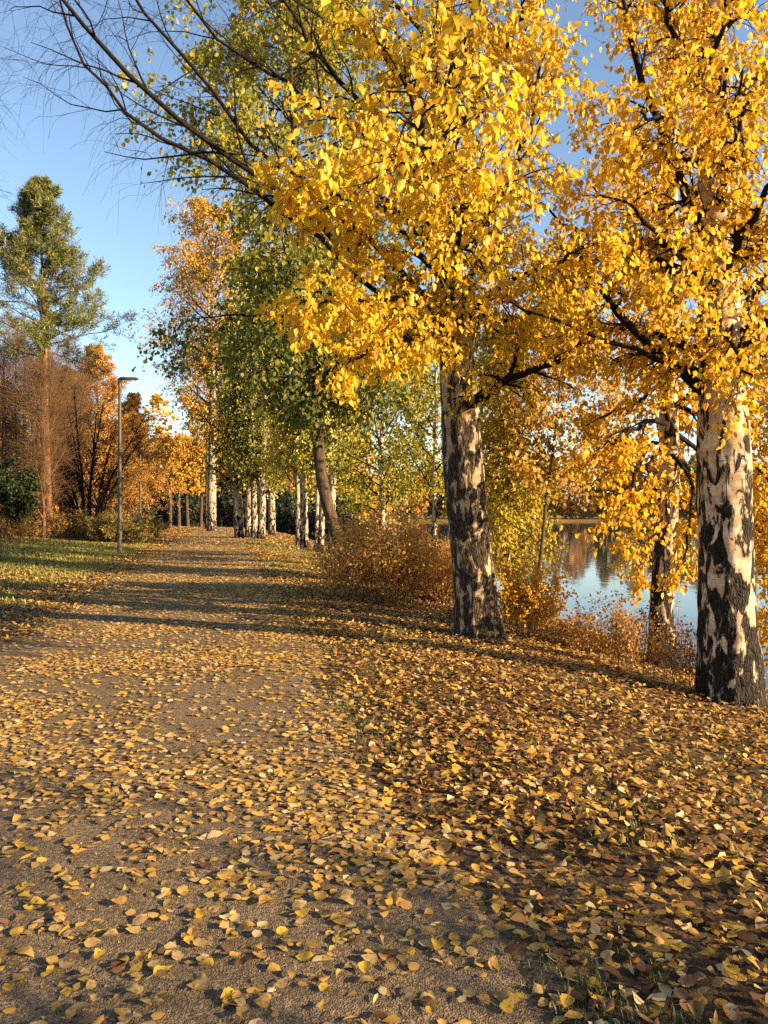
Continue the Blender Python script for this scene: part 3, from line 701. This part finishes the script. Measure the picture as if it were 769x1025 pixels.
# bare birch standing outside the left edge whose twigs reach in
bT = at(-140, 15.)
grown('bare_tree', 'bare tree whose fine twigs reach in at the upper left edge', bT, 13., .2, 160, None, cb=.3, cr=3.6, n1=46, n2=11, n3=9, twig='twig', d1=-.02, d2=.03, d3=.16, l3=1.1, minr=.0032)
# birches along the shore, just outside the picture on the right
for i, (x, y, lab) in enumerate([(7.6, -1.6, 'golden birch on the bank behind the viewer')]):
    grown('birch_tree', lab, (x, y, float(hgt(x, y))), 12, .2, 170 + i, GOLD, cb=.12, cr=2.6, n1=26, n2=9, n3=6, leaf=.075, per=7, bark='birch', leafm='leaf', group='golden birches on the bank', down=1.)
multistem('wild_shrub', 'tall yellow shrub on the bank beyond the right edge of the picture', (6.0, .5, float(hgt(6.0, .5))), 13, 3.2, 1.4, .012, 175, GOLD, .06, 2, l2=.4, l3=.2, foot=.7)

# ------------------------------------------------------------------ lamp posts
def lathe(prof, sides=20):
    a = np.arange(sides) * 2 * PI / sides; pr = np.array(prof, float)
    V = np.stack([pr[:, 0, None] * np.cos(a), pr[:, 0, None] * np.sin(a), np.repeat(pr[:, 1, None], sides, 1)], -1)
    ids = np.arange(len(pr) * sides).reshape(len(pr), sides); j = np.roll(np.arange(sides), -1)
    return V.reshape(-1, 3), np.stack([ids[:-1], ids[:-1][:, j], ids[1:][:, j], ids[1:]], -1).reshape(-1, 4)
def box(c, s, bev=.2):
    """softly bevelled box"""
    x, y, z = [q / 2 for q in s]; b = min(s) * bev
    lay = [(-z, -b), (-z + b, 0), (z - b, 0), (z, -b)]; V = []
    for zz, o in lay:
        X_, Y_ = x + o, y + o
        V += [(-X_ + b, -Y_, zz), (X_ - b, -Y_, zz), (X_, -Y_ + b, zz), (X_, Y_ - b, zz), (X_ - b, Y_, zz), (-X_ + b, Y_, zz), (-X_, Y_ - b, zz), (-X_, -Y_ + b, zz)]
    V = np.array(V) + np.array(c); F = []
    for k in range(3):
        for i in range(8): F.append((k * 8 + i, k * 8 + (i + 1) % 8, k * 8 + 8 + (i + 1) % 8, k * 8 + 8 + i))
    for o, rev in ((0, 1), (24, 0)):
        for q in ((0, 1, 2, 7), (7, 2, 3, 6), (6, 3, 4, 5)):
            q = [o + i for i in q]; F.append(tuple(q[::-1] if rev else q))
    return V, np.array(F)
def street_lamp(label, base, H, rz):
    t = thing('street_lamp', label, 'street lamp', tuple(base), 'lamp posts along the path'); t.rotation_euler[2] = rz
    g = Geo(); g.add(*lathe([(.0, -.1), (.095, -.1), (.095, .0), (.09, 1.2), (.075, 1.28), (.055, H - .02), (.05, H), (0, H)])); g.build('pole', M['galv'], t)
    g = Geo(); g.add(*lathe([(.13, -.02), (.13, .05), (.10, .09), (.0955, .09)])); g.build('base_collar', M['galv'], t)
    g = Geo(); g.add(*box((0, -.085, .75), (.09, .03, .35))); g.build('service_door', M['galv'], t)
    g = Geo(); g.add(*lathe([(.0, H - .12), (.075, H - .12), (.075, H + .04), (.06, H + .06), (0, H + .06)])); g.build('bracket', M['lamp'], t)
    g = Geo(); g.add(*box((.36, 0, H + .05), (.66, .26, .085))); h = g.build('lamp_head', M['lamp'], t)
    g = Geo(); g.add(*box((.40, 0, H + .0), (.42, .2, .018))); g.build('lens', M['lens'], h)
    return t
bl = G(120, 553); street_lamp('tall grey lamp post with a flat dark head on the lawn beside the path', bl, EYE + (512 - 380) / FPX * bl[1] - bl[2], R(0))
b2 = at(140.5, 62.); street_lamp('far small lamp post seen past the low hedge', b2, 6.3, R(0))

# ------------------------------------------------------------------ far shore and woods
def wood(name, pts, hs, cr, seed, pals, leaf, per):
    """a far wood that reads as one mass"""
    rg = rnd(seed); g = Geo()
    for i, (p, H) in enumerate(zip(pts, hs)):
        pal = pals[rg.integers(len(pals))]; n = per
        u = rg.random(n); u = u ** .8
        con = rg.random() < .3
        rr = cr * rg.uniform(.7, 1.2) * ((1 - u) if con else np.sin(PI * np.clip(.15 + .85 * u, 0, 1)) ** .7 * (1 + .3 * np.sin(9 * u + i))) * np.sqrt(rg.random(n)); a = rg.random(n) * 6.28
        q = p + np.stack([rr * np.cos(a), rr * np.sin(a), H * (.04 + .96 * u)], 1)
        leaves(g, q, rg.normal(0, 1, (n, 3)), rg.normal(0, 1, (n, 3)), leaf * rg.uniform(.6, 1.4, n), palette(pal, n, rg, .3), 'round', rg)
    return tag(g.build(name, M['leaf_far']), kind='stuff')
rg = rnd(5)
ang = np.linspace(R(-8), R(62), 150) + rg.normal(0, .004, 150); dist = rg.uniform(290, 345, 150)
pts = np.stack([np.sin(ang) * dist + 30, np.cos(ang) * dist, np.zeros(150)], 1); pts[:, 2] = hgt(pts[:, 0], pts[:, 1])
tag(wood('far_shore_wood', pts, rg.uniform(17, 28, 150), 7., 6, [FARGOLD, ORANGE, OLIVE, PINE, PINE, PINKY], 1.3, 420), 'autumn wood along the far shore of the lake', 'wood')
xs = np.concatenate([rg.uniform(-110, 2, 120), rg.uniform(-75, -45, 60)]); ys = np.concatenate([rg.uniform(98, 150, 120), rg.uniform(15, 100, 60)])
pts = np.stack([xs, ys, hgt(xs, ys)], 1)
tag(wood('distant_wood', pts, rg.uniform(10, 19, 180), 4.2, 7, [FARGOLD, FARGOLD, OLIVE, RUST, RUST, PINKY, PINE], .6, 620), 'mixed wood closing the view beyond the end of the path', 'wood')

# ------------------------------------------------------------------ grass
def grass(pts, hmin, hmax, seed, pal, name, per=5, wid=.004, label=''):
    rg = rnd(seed); p = np.repeat(pts, per, 0); n = len(p); p = p + np.concatenate([rg.normal(0, .02, (n, 2)), np.zeros((n, 1))], 1)
    h = rg.uniform(hmin, hmax, n); a = rg.random(n) * 6.28; ln = rg.uniform(.1, .7, n) * h
    sd_ = np.stack([-np.sin(a), np.cos(a), 0 * a], 1) * (wid * rg.uniform(.7, 1.4, n))[:, None]; o = np.stack([np.cos(a), np.sin(a), 0 * a], 1)
    m = p + o * (ln * .35)[:, None] + np.array([0, 0, 1.]) * (h * .6)[:, None]; tp = p + o * ln[:, None] + np.array([0, 0, 1.]) * h[:, None]
    V = np.stack([p - sd_, p + sd_, m + sd_ * .8, m - sd_ * .8, tp], 1); b = (np.arange(n) * 5)[:, None]
    g = Geo(); col = np.repeat(palette(pal, n, rg, .25), 5, 0)
    g.add(V.reshape(-1, 3), b + np.array([[0, 1, 2, 3]]), col); g.f[3].append(b + np.array([[3, 2, 4]]))
    return tag(g.build(name, M['grass']), label, 'grass', kind='stuff')
GR = [((.15, .165, .022), 4), ((.24, .23, .03), 3), ((.34, .28, .05), 2), ((.08, .10, .016), 2)]
rg = rnd(41)
def scatter(y0, y1, n, xl, xr):
    y = np.sqrt(rg.uniform(y0 * y0, y1 * y1, n)); x = rg.uniform(xl, xr, n) * y; return x, y
x, y = scatter(9, 42, 46000, -.62, .1)
tl = (pc(y) - phw(y)) - x; k = (tl > .1) & (noise2(x, y, .8, 21) * sst(0, 2.2, tl) > .22)
xr_, yr_ = scatter(20, 45, 16000, -.3, .1); tr = xr_ - pc(yr_) - phw(yr_); kr = (tr > .1) & (tr < te(yr_)) & (noise2(xr_, yr_, .7, 43) > .4)
x = np.concatenate([x[k], xr_[kr]]); y = np.concatenate([y[k], yr_[kr]])
grass(np.stack([x, y, hgt(x, y) - .005], 1), .05, .11, 42, GR, 'lawn_grass', 3, .007, 'short green lawn grass on both sides of the far path')
x, y = scatter(1.6, 14, 26000, -.3, .62); tr = x - pc(y) - phw(y); k = (tr > -.12) & (tr < te(y) + .6) & (noise2(x, y, 1.6, 44) > .66 - .12 * sst(.8, .0, np.abs(tr - .3)))
grass(np.stack([x[k], y[k], hgt(x[k], y[k]) - .005], 1),   .015, .045, 45, [((.06, .075, .014), 4), ((.09, .10, .02), 3), ((.13, .12, .03), 1)], 'verge_grass', 9, .0020, 'thin green grass showing through the leaves of the right verge')

# ------------------------------------------------------------------ fallen leaves
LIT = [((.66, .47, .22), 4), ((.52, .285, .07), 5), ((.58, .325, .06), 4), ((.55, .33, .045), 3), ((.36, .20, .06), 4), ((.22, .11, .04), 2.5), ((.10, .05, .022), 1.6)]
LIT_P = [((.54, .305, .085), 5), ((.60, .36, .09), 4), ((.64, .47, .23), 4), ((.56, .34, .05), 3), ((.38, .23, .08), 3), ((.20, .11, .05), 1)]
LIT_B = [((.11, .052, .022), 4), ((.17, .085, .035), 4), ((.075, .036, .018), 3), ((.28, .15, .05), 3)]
def dens(x, y):
    tr = x - pc(y) - phw(y); tl = pc(y) - phw(y) - x
    n = noise2(x, y, .9, 71); n2 = noise2(x, y, 3., 72)
    onp = (tr < 0) & (tl < 0)
    mid = sst(2.2, 4.6, y)
    d_path = (160 + 500 * mid + 260 * sst(-1.6, .0, tr) * sst(1., 4., y)) * (.25 + 1.5 * sst(.25, .8, n)) * (.4 + 1.1 * n2)
    d_path = d_path * (1 - .25 * sst(8, 10, y)) * (1 - .55 * sst(24, 34, y))
    d_r = (600 * sst(-.9, .2, tr) + 130) * (.45 + .9 * sst(.2, .7, n)) * (.55 + .8 * n2)
    d_l = (330 * sst(4.5, 0., tl) + 110) * (.4 + .9 * n)
    return np.where(onp, d_path, np.where(tr >= 0, d_r, d_l)), onp, tr
def lit_leaves(y0, y1, dmax, wid, scale, seed):
    rg = rnd(seed); pad = 3.; area = 2 * (wid * (y1 + y0) / 2 + pad) * (y1 - y0); n = int(area * dmax * 1.25)
    y = rg.uniform(y0, y1, n); hw = wid * y + pad; k = rg.random(n) * (wid * y1 + pad) < hw; y, hw = y[k], hw[k]; n = len(y); x = rg.uniform(-1, 1, n) * hw
    dmax = dmax * (n / (2 * (wid * (y1 + y0) / 2 + pad) * (y1 - y0))) / dmax
    d, onp, tr = dens(x, y); d = d / scale ** 2
    k = (rg.random(n) * dmax < d) & (tr < te(y) + .5)
    x, y, onp, tr = x[k], y[k], onp[k], tr[k]; n = len(x)
    lift = np.where(onp, rg.uniform(.004, .016, n), rg.uniform(.004, .05, n) * sst(-.2, .8, np.where(tr > 0, tr, .3)) + .004)
    p = np.stack([x, y, surf(x, y) + lift], 1)
    az = rg.random(n) * 6.283; tilt = np.where(onp, rg.normal(0, .11, n), rg.normal(0, .30, n))
    ax = np.stack([np.cos(az) * np.cos(tilt), np.sin(az) * np.cos(tilt), np.sin(tilt)], 1)
    ns_ = np.where(onp, .15, .3); nn = np.stack([rg.normal(0, 1, n) * ns_, rg.normal(0, 1, n) * ns_, np.ones(n)], 1)
    s = .050 * scale * np.clip(rg.normal(1, .27, n), .45, 1.6)
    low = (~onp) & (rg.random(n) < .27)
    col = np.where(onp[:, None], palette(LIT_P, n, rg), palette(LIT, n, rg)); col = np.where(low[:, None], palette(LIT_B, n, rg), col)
    p -= ax * s[:, None] * .5; p[:, 2] = np.maximum(p[:, 2], surf(p[:, 0], p[:, 1]) + .003)
    return p, ax, nn, s, col, rg.normal(.2, 1.0, n) * np.where(onp, .8, 1.5), onp
near = lit_leaves(.3, 15, 1150, .62, 1., 73)
p, ax, nn, s, col, cu, onp = near
ctr = p + ax * s[:, None] * .5
sx = ctr[:, 0] / ctr[:, 1] * FPX + 384; sy = 512 - (ctr[:, 2] - EYE) / ctr[:, 1] * FPX
vis = (sx > 4) & (sx < 764) & (sy < 1018)
score = np.where(vis, s / ctr[:, 1] * np.where(ctr[:, 2] - surf(ctr[:, 0], ctr[:, 1]) > .02, 1., np.where(onp, 1., .6)), -1)
pick = np.argsort(-score)[:300]; rest = np.ones(len(p), bool); rest[pick] = False
g = Geo(); rg = rnd(74)
kind_of = rg.random(len(p)); ramp = ((.0, .72, 'birch'), (.72, .88, 'round'), (.88, 1.01, 'narrow'))
for lo_, hi_, shp in ramp:
    q = rest & (kind_of >= lo_) & (kind_of < hi_)
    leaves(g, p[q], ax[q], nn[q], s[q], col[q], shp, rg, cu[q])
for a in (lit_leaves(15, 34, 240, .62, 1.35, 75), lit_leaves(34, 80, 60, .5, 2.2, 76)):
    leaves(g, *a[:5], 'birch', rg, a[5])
tag(g.build('fallen_leaves', M['litter']), 'yellow and brown fallen leaves spread over the path and verges', 'leaf litter', kind='stuff')

# the nearest fallen leaves, one object each
def leaf_variant(seed):
    """a single leaf one unit long: toothed edge, cupped blade, midrib and stalk"""
    rg = rnd(seed); m = 11; a = np.linspace(0, 1, m)
    wd = .40 * np.sin(PI * a ** .72) ** .85 * (1 - .25 * a); wd[0] = wd[-1] = .004
    tooth = np.where(np.arange(m) % 2 == 0, 1.05, .93)
    cup = rg.uniform(-.12, .38); bend = rg.uniform(-.3, .3); wob = rg.uniform(.0, .09)
    V = []
    for i in range(m):
        l = wd[i] * tooth[i] * rg.uniform(.9, 1.1); r = wd[i] * tooth[i] * rg.uniform(.9, 1.1)
        zc = bend * (a[i] - .5) ** 2 * 1.6 + wob * math.sin(5 * a[i] + seed)
        for b in (-l, -l * .5, 0, r * .5, r): V.append((a[i] - .5, b, zc + cup * abs(b) ** 1.4 * 1.3 + .04 * math.sin(9 * a[i] + 14 * b + seed) * abs(b) - (.006 if b == 0 else 0)))
    V = np.array(V); F = []
    for i in range(m - 1):
        for j in range(4): F.append((i * 5 + j, i * 5 + j + 1, i * 5 + 6 + j, i * 5 + 5 + j))
    sk = np.linspace(0, 1, 5); P_ = np.stack([-.5 - .38 * sk, .10 * rg.normal() * sk ** 2, V[2, 2] - .02 * sk], 1)
    tv, tf = tubes(P_[None], np.full((1, 5), .014), 4)
    return V, np.array(F), tv, tf
KINDS = [('bright yellow', (.60, .37, .045)), ('pale tan', (.47, .32, .13)), ('dull gold', (.44, .26, .07)), ('dark brown', (.15, .075, .032))]
variants = {}
for ki, (kn, kc) in enumerate(KINDS):
    for j in range(7):
        V, F, tv, tf = leaf_variant(900 + ki * 10 + j); rg = rnd(950 + ki * 10 + j)
        g = Geo(); c = np.array(kc)[None] * (1 - .45 * sst(.55, .72, vnoise(V * 9 + j * 3.1, j))[:, None]) * rg.uniform(.9, 1.1)
        c[2::5] *= .82
        g.add(V, F, c); g.add(tv, tf, np.tile(np.array(kc) * .6, (len(tv), 1)))
        o = g.build('fallen_leaf', M['litter']); variants[ki, j] = o.data; bpy.data.objects.remove(o)
q1, q2 = np.quantile(s[pick], [.33, .67])
kcol = np.array([k[1] for k in KINDS]); rg = rnd(77)
for i in pick:
    ki = int(np.argmin(np.abs(np.log(kcol + .01) - np.log(col[i] + .01)).sum(1)))
    o = bpy.data.objects.new('fallen_leaf', variants[ki, int(rg.integers(7))]); COL.objects.link(o)
    a_ = Vector(ax[i]); n_ = Vector(nn[i]).normalized(); sd_ = n_.cross(a_).normalized(); n_ = a_.cross(sd_)
    from mathutils import Matrix
    mt = Matrix((a_, sd_, n_)).transposed().to_4x4(); o.rotation_euler = mt.to_euler()
    sc = s[i] * .98; o.scale = (sc, sc * rg.uniform(.85, 1.1), sc); o.location = ctr[i] + np.array([0, 0, .003])
    size = ('small', 'mid sized', 'large')[int(s[i] > q1) + int(s[i] > q2)]
    pose = 'flat' if abs(ax[i][2]) < .08 else ('tilted up' if abs(ax[i][2]) > .25 else 'slightly raised')
    place = 'on gravel' if onp[i] else 'in litter'
    row = ('by the bottom edge', 'near the bottom', 'farther up')[int(sy[i] < 965) + int(sy[i] < 915)]
    colm = ('far left', 'left', 'left of centre', 'centre', 'right of centre', 'right', 'far right')[min(6, int(sx[i] / 110))]
    tag(o, f'{size} {KINDS[ki][0]} leaf {pose} {place}, {colm}, {row}', 'leaf', 'fallen leaves in the foreground')

# gravel grains on the near path
rg = rnd(81); n = 16000
y = np.sqrt(rg.uniform(1.5 ** 2, 7.5 ** 2, n)); x = rg.uniform(-.62, .62, n) * y
tt = np.maximum(x - pc(y) - phw(y), pc(y) - phw(y) - x); k = tt < .05; x, y = x[k], y[k]; n = len(x)
oct_v = np.array([(1, 0, 0), (0, 1, 0), (-1, 0, 0), (0, -1, 0), (0, 0, .8), (0, 0, -.6)], float); oct_f = np.array([(0, 1, 4), (1, 2, 4), (2, 3, 4), (3, 0, 4), (1, 0, 5), (2, 1, 5), (3, 2, 5), (0, 3, 5)])
s = .0022 + .004 * rg.random(n) ** 4
V = oct_v[None] * rg.uniform(.6, 1.3, (n, 6, 1)) * s[:, None, None]; a = rg.random(n) * 6.28
V = np.stack([V[..., 0] * np.cos(a)[:, None] - V[..., 1] * np.sin(a)[:, None], V[..., 0] * np.sin(a)[:, None] + V[..., 1] * np.cos(a)[:, None], V[..., 2]], -1)
V = V + np.stack([x, y, surf(x, y) + .001], 1)[:, None]
g = Geo(); g.add(V.reshape(-1, 3), ((np.arange(n) * 6)[:, None, None] + oct_f[None]).reshape(-1, 3), np.repeat(palette([((.22, .17, .12), 3), ((.35, .28, .2), 2), ((.12, .10, .08), 2)], n, rg), 6, 0))
tag(g.build('gravel', M['litter'], smooth=False), 'loose gravel grains on the near path', 'gravel', kind='stuff')
